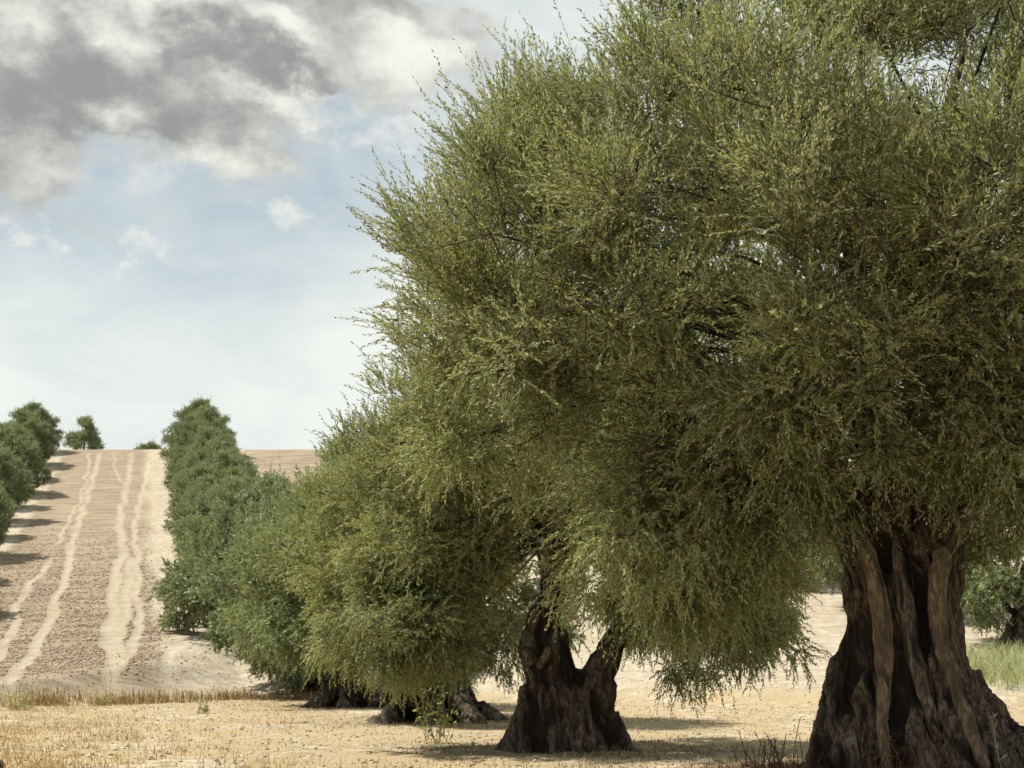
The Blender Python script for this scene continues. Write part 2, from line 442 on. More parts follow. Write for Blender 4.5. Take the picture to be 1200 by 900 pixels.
        for k in range(nb):
            dd = np.linalg.norm(nodes[:, :3] - B[k], axis=1) + 1.2 * np.maximum(0, nodes[:, 2] - B[k, 2] + .5)
            a = nodes[np.argmin(dd)]
            m1 = (a[:3] + B[k]) / 2 + g.normal(size=3) * .22 + np.array([0, 0, .12])
            rod([[*a[:3], min(.026, a[3])], [*m1, .017], [*B[k], .010]], 7, 5)
        for k in range(nc):
            if small_twigs == 0: break
            bb = B[bi[k]]; e = c[k]
            rod([[*bb, .010], [*((bb + e) / 2 + g.normal(size=3) * .10), .008], [*e, .005]], 4, 3)
            for j in range(small_twigs):
                q = e + off[k * nsh + j]; rod([[*e, .006], [*((e + q) / 2 + g.normal(size=3) * .05), .005], [*q, .003]], 3, 3)
        # shoot stems as slim three sided rods would be costly: one narrow blade each
        b0 = base; b1 = base + dirn * Ls[:, None]; b1[:, 2] -= grav
        bm = base + dirn * (Ls * .5)[:, None]; bm[:, 2] -= grav * .25
        sd = unit(np.cross(dirn, unit(g.normal(size=(ns, 3))))) * .0032
        sv = np.stack([b0 - sd, b0 + sd, bm + sd * .8, bm - sd * .8, b1 + sd * .3, b1 - sd * .3], 1).reshape(-1, 3)
        k6 = np.arange(ns)[:, None] * 6 + o
        sf = np.concatenate([k6 + np.array([[0, 1, 2, 3]]), k6 + np.array([[3, 2, 4, 5]])])
        TV.append(sv); TF.append(sf)
        TV = np.vstack(TV); TF = np.vstack(TF)
        V = np.vstack([V, TV]); F = np.vstack([F, TF])
        tint = np.concatenate([tint, np.zeros(len(TF))]); mats = np.concatenate([mats, np.ones(len(TF), np.int32)])
    me = mesh_from(name, V, F, 4)
    me.polygons.foreach_set('material_index', mats)
    face_attr(me, 'tint', tint)
    return me

def buttress(a, r0, r1, z0, z1, rad, n=4, bend=.0, pw=1.6):
    """a root flare that climbs from the foot of the trunk into its waist"""
    out = []
    for k in range(n):
        t = k / (n - 1); rr = r1 + (r0 - r1) * (1 - t) ** pw; aa = a + bend * t
        out.append((rr * math.cos(aa), rr * math.sin(aa), z0 + (z1 - z0) * t, rad * (1 - .25 * t)))
    return out

# --- the big fluted tree (local x = to the right as one faces it, local y = away)
def big_tree():
    x, y = row(14.05, 7.85)
    root = empty('olive_tree', (x, y, h1(x, y) - .05), -math.atan2(x, y))
    tag(root, 'huge ancient olive with a thick fluted trunk and pale bare strips of wood', 'tree', 'olive trees of the near row')
    S = [[(0, 0, -.3, .66), (-.03, .02, .5, .54), (-.06, .03, 1.2, .40), (-.05, .05, 1.9, .36), (.0, .08, 2.5, .32)]]
    # heavy root flare and fluted columns round the core
    for a, r0, r1, rad, z1, bend in ((-20, 1.25, .20, .16, 2.3, .10), (12, 1.0, .20, .17, 2.3, .1), (62, .85, .34, .24, 2.2, -.1), (110, .85, .42, .24, 2.0, .1),
                                     (158, .92, .48, .23, 2.0, .1), (186, .86, .47, .22, 1.9, .0), (214, .95, .46, .22, 1.8, .12), (244, .86, .44, .19, 2.0, .1),
                                     (268, .88, .42, .18, 2.1, -.08), (291, .95, .40, .19, 2.2, .1), (318, 1.1, .32, .18, 2.1, .12)):
        b_ = buttress(R(a), r0, r1, -.25, z1, rad, 6, bend, 2.6 if a < 20 else 1.9)
        q_ = R(a) + bend
        b_ += [(math.cos(q_) * (r1 + .16), math.sin(q_) * (r1 + .16), z1 + .55, rad * .62), (math.cos(q_) * (r1 + .5), math.sin(q_) * (r1 + .5), z1 + 1.2, rad * .42)]
        S.append(b_)
    S.append([(1.30, -.45, -.12, .20), (1.02, -.38, .10, .22), (.72, -.25, .40, .20), (.50, -.1, .9, .18)])      # long root to the right
    S.append([(1.62, -.55, -.22, .15), (1.2, -.42, -.02, .20)])
    S.append([(-.98, -.1, 1.02, .10), (-.80, -.1, 1.02, .2), (-.55, -.05, 1.1, .28)])                         # knob at the left edge
    S.append([(-.85, -.2, .0, .26), (-.76, -.15, .6, .24), (-.62, -.1, 1.3, .23), (-.55, -.02, 1.8, .2), (-.62, .05, 2.3, .17)])
    S.append([(-.2, -.35, 1.3, .16), (-.28, -.33, 1.9, .15), (-.36, -.25, 2.5, .13)])
    S.append([(.25, -.3, 1.2, .18), (.30, -.3, 1.8, .16), (.46, -.22, 2.5, .14), (.7, -.1, 3.0, .12)])
    S.append([(.22, .0, .4, .2), (.30, .0, 1.2, .19), (.36, .0, 1.8, .17), (.52, .06, 2.4, .15), (.9, .15, 3.1, .12)])
    S.append([(.0, .25, 1.6, .25), (-.1, .4, 2.4, .2), (-.3, .7, 3.2, .14)])
    waist = lambda p: (p[0] * (1 - .15 * float(sstep(.3, 1.0, p[2])) + .15 * float(sstep(2.3, 3.0, p[2]))), *p[1:])
    S = [[waist(p) for p in s_] for s_ in S]
    obj('trunk', wood_mesh('trunk', S, .014, .042, .020, 3.0), M_BARK, root)
    # paler living strips that climb the front and part as limbs
    limbs = [
        [(-.30, -.84, .05, .05), (-.34, -.78, .5, .06), (-.34, -.67, 1.1, .082), (-.36, -.62, 1.6, .082), (-.46, -.58, 2.05, .08), (-.62, -.55, 2.45, .07), (-.9, -.5, 3.2, .055), (-1.3, -.7, 4.2, .04)],
        [(.56, -.88, .1, .04), (.44, -.77, .55, .06), (.31, -.65, 1.1, .082), (.26, -.65, 1.6, .085), (.33, -.68, 2.0, .09), (.52, -.64, 2.3, .082), (.80, -.58, 2.52, .07), (1.3, -.4, 2.9, .06), (2.1, -.3, 3.8, .045)],
        [(.16, -.80, .35, .05), (.06, -.70, .8, .07), (-.04, -.60, 1.3, .08), (-.10, -.55, 1.8, .075), (-.18, -.45, 2.3, .07), (-.2, -.3, 3.1, .06), (-.1, -.2, 4.2, .045)],
        [(-.6, .1, 2.1, .15), (-.95, .2, 2.9, .12), (-1.6, .3, 3.8, .09), (-2.5, .4, 4.7, .06)],
        [(.05, .1, 2.3, .2), (.15, .3, 3.2, .15), (.1, .5, 4.6, .1), (.0, .5, 6.2, .06)],
        [(.85, .15, 2.9, .13), (1.5, .3, 3.8, .1), (2.3, .5, 5.0, .06)],
    ]
    for k, s in enumerate(limbs):
        s = [waist(p) for p in s]; obj('limb', wood_mesh('limb', [s], .014, .022, .010, 5.0 + k), M_LIMB if k < 2 else M_BARK, root)
    prof = [(2.7, 2.2), (3.0, 3.8), (3.7, 4.7), (4.6, 4.95), (5.6, 4.6), (6.6, 3.9), (7.5, 3.0), (8.4, 2.0), (9.2, .8)]
    g = np.random.default_rng(5)
    ex = []
    for k in range(11):                                                # low skirt of hanging boughs on the near side
        xx = -2.55 + .5 * k / 10; ex.append((xx, g.uniform(-1.5, .8), g.uniform(1.95, 3.1)))
    for k in range(7):
        ex.append((g.uniform(1.3, 4.2), g.uniform(-1.2, 2.6), g.uniform(2.4, 3.0)))
    for p in ((.2, -2.2, 3.45), (1.2, -2.4, 3.6), (-.9, -2.4, 3.5), (2.0, -1.6, 3.2), (.6, -3.0, 4.1), (-.4, -3.0, 4.3), (1.7, -2.8, 4.3), (2.8, -1.9, 3.9), (.3, -1.3, 3.6), (1.3, -1.2, 3.7),
              (-1.3, -1.4, 3.2), (-.4, -2.0, 5.0), (.9, -2.2, 5.2), (2.2, -2.4, 5.2), (.2, -1.0, 4.6), (1.6, -.8, 4.7), (3.2, -1.0, 4.6), (2.6, -.4, 3.6), (.9, .9, 3.7), (-.8, 1.2, 3.9), (1.9, 1.2, 4.2),
              (-4.1, -.9, 3.4), (-4.3, -1.3, 4.0), (-4.2, -.4, 4.6), (-4.3, -1.3, 5.0), (-3.9, -2.0, 4.4), (-3.9, -.6, 5.7), (-3.5, -1.4, 6.1),
              (.4, -1.6, 2.85), (1.3, -1.5, 2.85), (-.5, -1.6, 2.9), (-1.2, -1.3, 2.75), (1.9, -1.0, 2.7), (2.6, -.6, 2.7), (.9, -2.1, 3.0)):
        ex.append(p)
    rej = lambda c: ((c[:, 2] < 3.15) & (np.hypot(c[:, 0], c[:, 1] + .8) < 1.7)) | ((c[:, 2] > 6.6) & (c[:, 0] > -3.0) & (c[:, 0] < -1.9)) | ((c[:, 2] > 7.6) & (np.abs(c[:, 0] + 1.0) < .35))
    cm = crown_mesh('crown', prof, 96, 8, 47, 25, .37, .056, .0165, 21, ex, droop_z=2.6, up_z=4.0, fork=(0, .1, 2.4), lump=.20, bsize=.86, csize=.30, bmin=1.14, inner=24, reject=rej)
    obj('crown', cm, [M_LEAF, M_TWIG], root)
    return root
big_tree()

# --- the second tree: two leaning stems that part in a V
def forked_tree():
    x, y = row(24.6, 7.75)
    root = empty('olive_tree', (x, y, h1(x, y) - .05), -math.atan2(x, y))
    tag(root, 'old olive with a dark trunk that forks in a V above a pale scar', 'tree', 'olive trees of the near row')
    S = [
        [(-.45, -.1, -.3, .52), (-.46, -.08, .4, .42), (-.44, -.05, 1.0, .29), (-.52, 0, 1.5, .30), (-.54, 0, 1.8, .33), (-.46, 0, 2.2, .28), (-.30, .02, 2.7, .27), (-.25, .05, 3.2, .22), (-.3, .1, 3.8, .15)],
        [(.30, .05, -.3, .50), (.32, .05, .4, .44), (.40, .05, .9, .38), (.55, .05, 1.35, .33), (.80, .08, 1.8, .26), (1.1, .1, 2.4, .16)],
        [(-.08, .0, -.3, .45), (-.06, 0, .6, .38), (-.02, 0, 1.15, .30), (-.10, .0, 1.6, .22), (-.2, 0, 2.1, .18)],
        [(-1.15, -.25, -.1, .20), (-.9, -.2, .15, .26), (-.68, -.12, .6, .26), (-.62, -.05, 1.1, .22)],
        [(1.15, -.1, -.15, .16), (.85, -.05, .1, .24), (.62, 0, .6, .26)],
        [(-.62, -.3, 1.5, .16), (-.70, -.32, 1.75, .16)],
        [(-.3, -.45, -.2, .24), (-.36, -.36, .5, .2), (-.38, -.28, 1.2, .16)],
        [(.2, -.42, -.2, .22), (.22, -.3, .5, .2), (.4, -.2, 1.0, .15)],
        [(-.8, -.5, -.2, .22), (-.62, -.34, .35, .2), (-.5, -.25, .9, .15)],
        [(.0, .4, -.2, .3), (.0, .3, .6, .25)],
    ]
    obj('trunk', wood_mesh('trunk', S, .034, .045, .016, 8.0), M_BARK, root)
    cut = [(-.52, -.22, 1.50, .10), (-.45, -.31, 1.56, .10), (-.38, -.33, 1.66, .08), (-.34, -.28, 1.78, .06)]
    obj('bark_scar', wood_mesh('bark_scar', [cut], .025, .01, .006, 4.0), M_LIMB, root)
    for k, s in enumerate(([(-.28, .05, 3.0, .2), (-.5, .2, 3.8, .14), (-1.2, .3, 5.0, .08)], [(1.05, .1, 2.3, .17), (1.8, .2, 3.0, .12), (2.4, .2, 4.0, .08)], [(-.2, .1, 3.0, .16), (.3, .5, 4.4, .1), (.4, .6, 6, .05)])):
        obj('limb', wood_mesh('limb', [s], .03, .012, .006, 9.0 + k), M_BARK, root)
    prof = [(3.4, 2.0), (3.6, 3.5), (4.1, 4.0), (5.0, 4.0), (6.0, 3.4), (6.9, 2.4), (7.5, .9)]
    g = np.random.default_rng(9); ex = []
    for k in range(17):                                                # curtain that hangs almost to the ground
        a = g.uniform(0, 6.28); ex.append((-2.95 + .75 * math.cos(a) * g.random(), g.uniform(-1.3, 1.2), g.uniform(1.75, 3.6)))
    for k in range(16):
        ex.append((g.uniform(1.4, 4.0), g.uniform(-1.0, 1.6), g.uniform(2.0, 3.4)))
    for p in ((1.5, -.8, 2.35), (2.1, -.9, 2.3), (1.35, -.4, 2.75), (2.6, -.6, 2.2), (3.1, -.4, 1.9), (1.8, .5, 2.6), (2.3, -1.0, 1.75), (1.0, -.7, 2.75), (1.15, -.9, 2.2), (-2.1, -.6, 3.35), (-1.75, -.9, 3.75), (-2.0, .3, 3.1), (-2.6, -1.2, 3.3), (-1.55, -1.3, 3.5), (-1.35, -1.1, 4.2), (-.7, -1.5, 4.3), (.3, -1.4, 4.2), (-1.8, -1.0, 2.85), (-1.5, -1.0, 3.2)): ex.append(p)
    rej = lambda c: ((c[:, 2] < 4.2) & (np.hypot(c[:, 0] + .3, c[:, 1] + 1.0) < 2.2)) | ((c[:, 2] < 4.3) & (c[:, 1] < 0) & (np.abs(c[:, 0] + .4) < 1.6))
    cm = crown_mesh('crown', prof, 52, 8, 44, 22, .32, .068, .021, 33, ex, droop_z=2.4, up_z=4.2, fork=(-.2, .1, 3.0), bsize=.85, csize=.32, inner=30, reject=rej)
    obj('crown', cm, [M_LEAF, M_TWIG], root)
    return root
forked_tree()

# --- prototypes for the rest of the rows
def generic_tree(seed, prof, nb, ncl, nsh, nlf, leaf, wleaf, L, mat, droop, bsize, csize, bmin, twg, trunk_r=.5):
    root = empty('olive_tree', (0, 0, 0))
    g = np.random.default_rng(seed)
    S = [[(0, 0, -.4, trunk_r * 1.15), (0, 0, .4, trunk_r * .9), (.05, 0, 1.1, trunk_r * .7), (.1, 0, 1.9, trunk_r * .5)]]
    for k in range(7):
        a = k * .9 + g.random() * .4
        S.append(buttress(a, trunk_r * (2.1 + .6 * g.random()), trunk_r * .6, -.3, 1.3, trunk_r * .42, 4, .15, 1.9))
    for k in range(3):
        a = k * 2.1 + g.random()
        S.append([(.1, 0, 1.3, trunk_r * .4), (.5 * math.cos(a), .5 * math.sin(a), 2.1, trunk_r * .32), (1.2 * math.cos(a), 1.2 * math.sin(a), 3.2, trunk_r * .16)])
    obj('trunk', wood_mesh('trunk', S, .05, .05, .015, seed), M_BARK, root)
    cm = crown_mesh('crown', prof, nb, ncl, nsh, nlf, L, leaf, wleaf, seed, (), droop_z=droop, up_z=droop + 1.6, bsize=bsize, csize=csize, bmin=bmin, inner=24, lump=.16, small_twigs=twg)
    obj('crown', cm, [mat, M_TWIG], root)
    return root
P_MID = generic_tree(41, [(1.1, 1.6), (1.5, 3.0), (2.4, 3.55), (3.8, 3.7), (5.2, 3.4), (6.4, 2.6), (7.3, 1.3), (7.8, .4)], 58, 7, 34, 17, .100, .032, .34, M_LEAF, 2.4, .80, .40, 1.0, 2, .75)
P_MID2 = generic_tree(43, [(1.2, 1.6), (1.6, 3.1), (2.5, 3.75), (3.8, 3.8), (5.2, 3.3), (6.4, 2.4), (7.3, 1.2), (7.8, .4)], 58, 7, 34, 17, .105, .034, .34, M_LEAF_MID, 2.2, .80, .40, 1.0, 1, .65)
P_FAR = [generic_tree(50 + k, p, 70, 5, 26, 12, .17, .062, .36, M_LEAF_FAR_HAZE, 1.8, .78, .40, 1.0, 0, .5) for k, p in enumerate((
    [(.95, 2.2), (1.5, 3.8), (2.4, 4.3), (3.8, 4.0), (5.2, 3.2), (6.4, 2.2), (7.4, 1.1), (7.9, .4)],
    [(.9, 1.8), (1.4, 3.6), (2.2, 4.4), (3.4, 4.2), (4.8, 3.3), (6.0, 2.3), (7.0, 1.4), (7.7, .5)],
    [(1.0, 2.4), (1.6, 4.0), (2.6, 4.4), (4.2, 3.7), (5.6, 2.8), (6.9, 1.6), (7.6, .7)]))]

P_STEM = generic_tree(61, [(1.5, 2.0), (2.1, 3.4), (3.4, 4.0), (5.0, 3.9), (6.2, 3.0), (7.2, 1.4)], 55, 5, 26, 12, .17, .062, .36, M_LEAF_FAR_HAZE, 2.4, .78, .40, 1.0, 0, .5)
used = set()
def plant(proto, D, Xp, s, label, group, rz, sink=.0, sz=None):
    o = proto if proto not in used else copy_tree(proto)
    used.add(proto)
    x, y = row(D, Xp)
    o.location = (x, y, h1(x, y) - .05 - sink); o.rotation_euler = (0, 0, rz); o.scale = (s, s, sz or s)
    tag(o, label, 'tree', group)
    return o
G1, G2, G3 = 'olive trees of the near row', 'olive trees of the row across the tracks', 'olive trees of the third row'
plant(P_MID, 35.2, 7.85, 1.0, 'rounded olive just behind the forked trunk, its dark flared foot in shade', G1, -.35)
plant(P_MID2, 45.6, 7.6, 1.08, 'dense olive at the foot of the hill, second behind the forked trunk', G1, 2.2)
ordn = ['third', 'fourth', 'fifth', 'sixth', 'seventh', 'eighth', 'ninth', 'tenth', 'eleventh', 'twelfth', 'thirteenth']
near = [(55.5, 7.6, 1.02), (65.5, 6.6, 1.1), (76.5, 6.6, .95), (87, 6.6, .9), (97.5, 6.9, .9), (108, 7.0, .9), (118.5, 7.2, .92), (129, 7.4, .9), (139.5, 7.5, .9), (150, 7.7, .9), (161, 7.9, .9)]
for k, (D, X, s) in enumerate(near):
    if k == 0: lab = 'leafy olive low on the hill, third behind the forked trunk, skirt near the bank'
    elif k == len(near) - 1: lab = 'round olive standing highest in the row beside the tilled strip, on the crest'
    else: lab = f'green olive on the hill beside the tilled strip, {ordn[k]} behind the forked trunk'
    plant(P_FAR[k % 3], D, X, s, lab, G1, 1.3 * k, .95 if k == 1 else (.45 if k > 1 else .1), s * (.98 if k == 1 else .84 if k in (2, 3, 4) else .94 if k in (5, 6) else 1.06 if k > 6 else 1.0))
cnt = ['on the crest', 'first below the crest', 'second below the crest', 'third below the crest', 'fourth below the crest', 'fifth below the crest', 'sixth below the crest', 'seventh below the crest', 'eighth below the crest', 'ninth below the crest', 'tenth below the crest', 'eleventh below the crest']
for k in range(11):
    D = 164.5 - 10.5 * k
    plant(P_FAR[(k + 1) % 3], D, -11.9 + .25 * math.sin(k * 2.3) + .05 * k, .80 + .09 * math.sin(k * 2.9),
          f'olive across the tracks casting a long shadow bar, {cnt[k]}', G2, .7 + 1.9 * k)
for k, (D, X) in enumerate(((60.5, 38.2), (71, 38.2), (81.5, 38.5), (92, 38.2))):
    plant(P_STEM if k < 2 else P_FAR[(k + 2) % 3], D, X, .98, ['olive behind the bright green grass patch, its stem past the fluted trunk', 'olive of the third row, next behind the one at the green grass',
          'olive of the third row, second behind the one at the green grass', 'olive of the third row, third behind the one at the green grass'][k], G3, 2.0 * k + .4)

# --- small trees beyond the crest
def crest_tree(D, Xp, prof, seed, label, cat, name, trunk_top):
    x, y = row(D, Xp)
    root = empty(name, (x, y, h1(x, y) - .05))
    tag(root, label, cat)
    obj('trunk', wood_mesh('trunk', [[(0, 0, -.3, .16), (.05, 0, trunk_top * .5, .12), (.0, 0, trunk_top, .05)]], .04, .01, .006, seed), M_BARK, root)
    cm = crown_mesh('crown', prof, 26, 6, 18, 10, .40, .2, .07, seed, (), droop_z=.3, up_z=1.5, bsize=.5, csize=.35, bmin=.7, inner=6, lump=.4, small_twigs=2, fork=(0, 0, trunk_top * .5))
    obj('crown', cm, [M_LEAF_FAR_HAZE, M_TWIG], root)
crest_tree(182, -6.1, [(.2, 2.0), (1.0, 2.4), (2.2, 2.0), (3.4, 1.7), (4.6, 1.4), (5.6, .8)], 78, 'slim ragged tree standing alone on the skyline beyond the crest', 'tree', 'slim_tree', 4.6)
crest_tree(186, 2.6, [(.2, 1.4), (.8, 1.9), (1.5, 1.5), (2.1, .6)], 73, 'low round bush just showing over the crest of the hill', 'bush', 'skyline_bush', 1.2)

# ------------------------------------------------------------------ grass, stubble, clods
def blades(name, x, y, hgt, wid, lean, mat, label, cat, kind='stuff', seed=1, z=None, tint=None):
    g = np.random.default_rng(seed); n = len(x)
    z = height(x, y) if z is None else z
    a = g.random(n) * 2 * np.pi; ln = lean * g.random(n)
    w = np.stack([np.cos(a + 1.57), np.sin(a + 1.57), np.zeros(n)], 1) * wid[:, None] * .5
    d = np.stack([np.cos(a) * ln, np.sin(a) * ln, np.ones(n)], 1)
    b = np.stack([x, y, z - .01], 1)
    m = b + d * (hgt * .55)[:, None] * np.array([.6, .6, 1]); t = b + d * hgt[:, None]
    V = np.stack([b - w, b + w, m + w * .8, m - w * .8, t + w * .15, t - w * .15], 1).reshape(-1, 3)
    k = np.arange(n)[:, None] * 6
    F = np.concatenate([k + np.array([[0, 1, 2, 3]]), k + np.array([[3, 2, 4, 5]])])
    me = mesh_from(name, V, F, 4)
    tint = g.random(n) if tint is None else tint
    face_attr(me, 'tint', np.concatenate([tint, tint]))
    o = obj(name, me, mat)
    return tag(o, label, cat, kind=kind)

def scatter(n, D0, D1, X0, X1, seed, dens=None):
    g = np.random.default_rng(seed)
    D = D0 + (D1 - D0) * g.random(n) ** 1.25; Xp = X0 + (X1 - X0) * g.random(n)
    x = Xp * CY; y = (D - x * SY) / CY
    if dens is not None:
        k = g.random(n) < dens(x, y, D, Xp); x, y = x[k], y[k]
    return x, y
g = np.random.default_rng(2)
def d_fg(x, y, D, Xp):
    p = sstep(.42, .62, fbm2(x, y, .35, oct=3, off=61)); q = sstep(.35, .65, fbm2(x, y, 2.5, oct=2, off=63))
    return (.12 + .88 * p) * (.25 + .75 * q) * (D < np.interp(Xp, FX, FF) + 1)
x, y = scatter(150000, 14, 62, -9, 30, 4, d_fg)
blades('dry_grass', x, y, .02 + .10 * g.random(len(x)) ** 2.2, .007 + .011 * g.random(len(x)), 1.1, M_STRAW, 'short straw coloured stubble over the flat ground under the trees', 'dry grass', seed=3)
def d_gold(x, y, D, Xp):
    p = sstep(.36, .66, fbm2(x, y, .9, .35, oct=4, off=91)); q = sstep(.30, .70, fbm2(x, y, 2.6, oct=2, off=93))
    return (.14 + .70 * p) * (.15 + .85 * q) * (1 - sstep(-1, 3.5, Xp + (D - 24) * .06)) * (1 - .6 * sstep(26, 40, D))
x, y = scatter(110000, 17, 44, -8, 5, 24, d_gold)
blades('golden_grass', x, y, .03 + .13 * g.random(len(x)) ** 2.2, .008 + .011 * g.random(len(x)), 1.2, M_GOLD, 'matted golden dry grass on the open ground across from the tree row', 'dry grass', seed=25)
def d_bank(x, y, D, Xp):
    q = D - np.interp(Xp, FX, FF); p = sstep(.40, .58, fbm2(x, y, .9, oct=3, off=71))
    return np.exp(-((q - .8) / 1.1) ** 2) * (.12 + .88 * p) * (1 - sstep(6, 12, Xp))
x, y = scatter(130000, 40, 68, -9, 14, 6, d_bank)
blades('bank_grass', x, y, .10 + .34 * g.random(len(x)) ** 1.6, .014 + .02 * g.random(len(x)), .8, M_BANK, 'withered golden brown grass along the low bank below the hill', 'dry grass', seed=7)
def d_green(x, y, D, Xp):
    e = ((Xp - 36.5) / 7.5) ** 2 + ((D - 51) / 7.5) ** 2
    return sstep(1.1, .5, e + (fbm2(x, y, .6, oct=3, off=81) - .5) * 1.2)
x, y = scatter(52000, 41, 62, 27, 48, 8, d_green)
blades('green_grass', x, y, .25 + .65 * g.random(len(x)) ** 1.3, .020 + .02 * g.random(len(x)), .9, M_GREEN, 'patch of tall bright green grass on the dry ground', 'green grass', seed=9)
def d_leaf(x, y, D, Xp):
    return np.exp(-((x - T1P[0]) ** 2 + (y - T1P[1]) ** 2) / 9.0)
x, y = scatter(60000, 9, 22, 3, 14, 12, d_leaf)
blades('fallen_leaves', x, y, .02 + .05 * g.random(len(x)), .012 + .014 * g.random(len(x)), 2.8, M_BRUSH, 'brown fallen leaves and litter round the fluted trunk', 'leaf litter', seed=13)

def d_lit(x, y, D, Xp):
    k = np.zeros(len(x))
    for Dk, Xk, rr in ((14, 7.85, 4.5), (24.6, 7.75, 4.0), (35.2, 7.85, 3.8), (45.6, 7.6, 3.6)):
        a_, b_ = row(Dk, Xk); k = np.maximum(k, np.exp(-((x - a_) ** 2 + (y - b_) ** 2) / rr ** 2))
    return k * sstep(.38, .6, fbm2(x, y, .8, oct=3, off=101))
x, y = scatter(90000, 10, 52, -1, 18, 32, d_lit)
blades('twig_litter', x, y, .02 + .06 * g.random(len(x)), .010 + .012 * g.random(len(x)), 2.6, M_LITTER, 'grey brown fallen leaves and twigs spread under the crowns', 'leaf litter', seed=33)
def clods(name, x, y, size, mat, label, cat, seed):
    g = np.random.default_rng(seed); n = len(x)
    o8 = np.array([[1, 0, 0], [0, 1, 0], [-1, 0, 0], [0, -1, 0], [0, 0, 1], [0, 0, -1.]])
    f8 = np.array([[0, 1, 4], [1, 2, 4], [2, 3, 4], [3, 0, 4], [1, 0, 5], [2, 1, 5], [3, 2, 5], [0, 3, 5]])
    a = g.random(n) * 6.28; ca, sa = np.cos(a), np.sin(a)
    v = o8[None] * (.6 + .8 * g.random((n, 6, 1))) * size[:, None, None] * np.array([1, 1, .6])
    v = np.stack([v[..., 0] * ca[:, None] - v[..., 1] * sa[:, None], v[..., 0] * sa[:, None] + v[..., 1] * ca[:, None], v[..., 2]], -1)
    v = v + np.stack([x, y, height(x, y) + size * .2], 1)[:, None]
    F = (np.arange(n)[:, None, None] * 6 + f8[None]).reshape(-1, 3)
    me = mesh_from(name, v.reshape(-1, 3), F, 3, False)
    face_attr(me, 'tint', np.repeat(g.random(n), 8))
    return tag(obj(name, me, mat), label, cat, kind='stuff')
M_CLOD = grass_mat('soil_clod', (0.238, 0.170, 0.115), (0.357, 0.272, 0.187), (0.459, 0.365, 0.255), 0.0)
def d_cl(x, y, D, Xp):
    p, t, f = masks(x, y); return np.clip(p * .9 + f * .08, 0, 1) * (t < .12) * sstep(0, 5, D - np.interp(Xp, FX, FF) - 3) * (1 - sstep(60, 120, D))
x, y = scatter(70000, 46, 120, -9, 7, 14, d_cl)
clods('soil_clods', x, y, .02 + .055 * g.random(len(x)) ** 2.5, M_CLOD, 'loose brown soil clods on the tilled strip', 'soil', 15)
x, y = scatter(16000, 16, 60, -8, 34, 16)
clods('pebbles', x, y, .012 + .035 * g.random(len(x)) ** 3, M_CLOD, 'small stones and crumbs scattered over the dry ground', 'stones', 17)

# ------------------------------------------------------------------ single weeds, brush, stalks, stone
def weed(name, D, Xp, n, hgt, spread, mat, label, cat, seed, leafy=True, group=None):
    g = np.random.default_rng(seed)
    x, y = row(D, Xp); z = h1(x, y)
    V, F, T, o = [], [], [], 0
    for k in range(n):
        a = g.random() * 6.28; H = hgt * (.5 + .5 * g.random()); s = spread * g.random()
        b = np.array([math.cos(a), math.sin(a), 0]) * s * .8
        e = np.array([math.cos(a) * s, math.sin(a) * s, H]) + g.normal(size=3) * .22 * hgt; m_ = (b + e) / 2 + g.normal(size=3) * .12 * hgt
        p = smooth_path([[*b[:2], -.02, .0045], [*m_, .0035], [*e, .002]], 8)
        v, f = tube_arrays(p[:, :3], p[:, 3], 4); V.append(v); F.append(f + o); o += len(v); T += [g.random() * .6] * len(f)
        for j in range(10 if leafy else 5):
            q = p[g.integers(2, len(p)), :3]; d = unit(g.normal(size=3) + np.array([0, 0, .4])); w = unit(np.cross(d, g.normal(size=3)))
            l = (.035 + .05 * g.random()) * (1 if leafy else .9) * min(1.5, hgt / .4); ww = l * (.22 if leafy else .07)
            V.append(np.array([q, q + d * l * .5 + w * ww, q + d * l, q + d * l * .5 - w * ww])); F.append(np.array([[0, 1, 2, 3]]) + o); o += 4; T.append(.4 + .6 * g.random())
    me = mesh_from(name, np.vstack(V), np.vstack(F), 4); face_attr(me, 'tint', np.array(T))
    ob = obj(name, me, mat); ob.location = (x, y, z)
    return tag(ob, label, cat, group)
M_WEED = grass_mat('weed_green', (.10, .13, .045), (.22, .24, .085), (.36, .34, .14))
M_YEL = grass_mat('weed_yellow', (.28, .26, .09), (.40, .36, .14), (.46, .40, .2))
weed('weed', 40.5, 2.5, 14, .42, .25, M_WEED, 'small green weed on the bare ground in front of the bank', 'weed', 1)
weed('tall_weed', 46.0, -.5, 7, 1.25, .35, M_YEL, 'tall thin yellow weed at the foot of the central track', 'weed', 2)
weed('leafy_bush', 42.6, -2.9, 40, .55, .5, M_YEL, 'yellow green tuft on the bank below the tilled strip', 'weed', 3)
weed('dry_brush', 14.0, 6.35, 44, .34, .6, M_BRUSH, 'reddish dry brush beside the foot of the fluted trunk, on its shaded outer flank', 'brush', 4, False)
weed('dry_brush', 12.75, 6.95, 40, .42, .45, M_BRUSH, 'tangle of dead twigs pressed against the fluted trunk', 'brush', 5, False)
weed('dry_stalk', 12.7, 7.85, 2, .62, .06, M_STRAW, 'single pale dry stalk upright in front of the fluted trunk', 'stalk', 6, False)
weed('dry_brush', 14.0, 9.35, 26, .5, .4, M_BRUSH, 'thin brown stems beside the long root of the fluted trunk', 'brush', 8, False)
weed('dry_brush', 45.2, 6.2, 30, .5, .5, M_BRUSH, 'small dry scrub at the foot of the dense olive by the bank', 'brush', 10, False)
weed('sucker_shoot', 26.4, 5.9, 22, 1.1, .4, M_WEED, 'leafy sucker rising in the gap beside the forked trunk', 'shoot', 11)
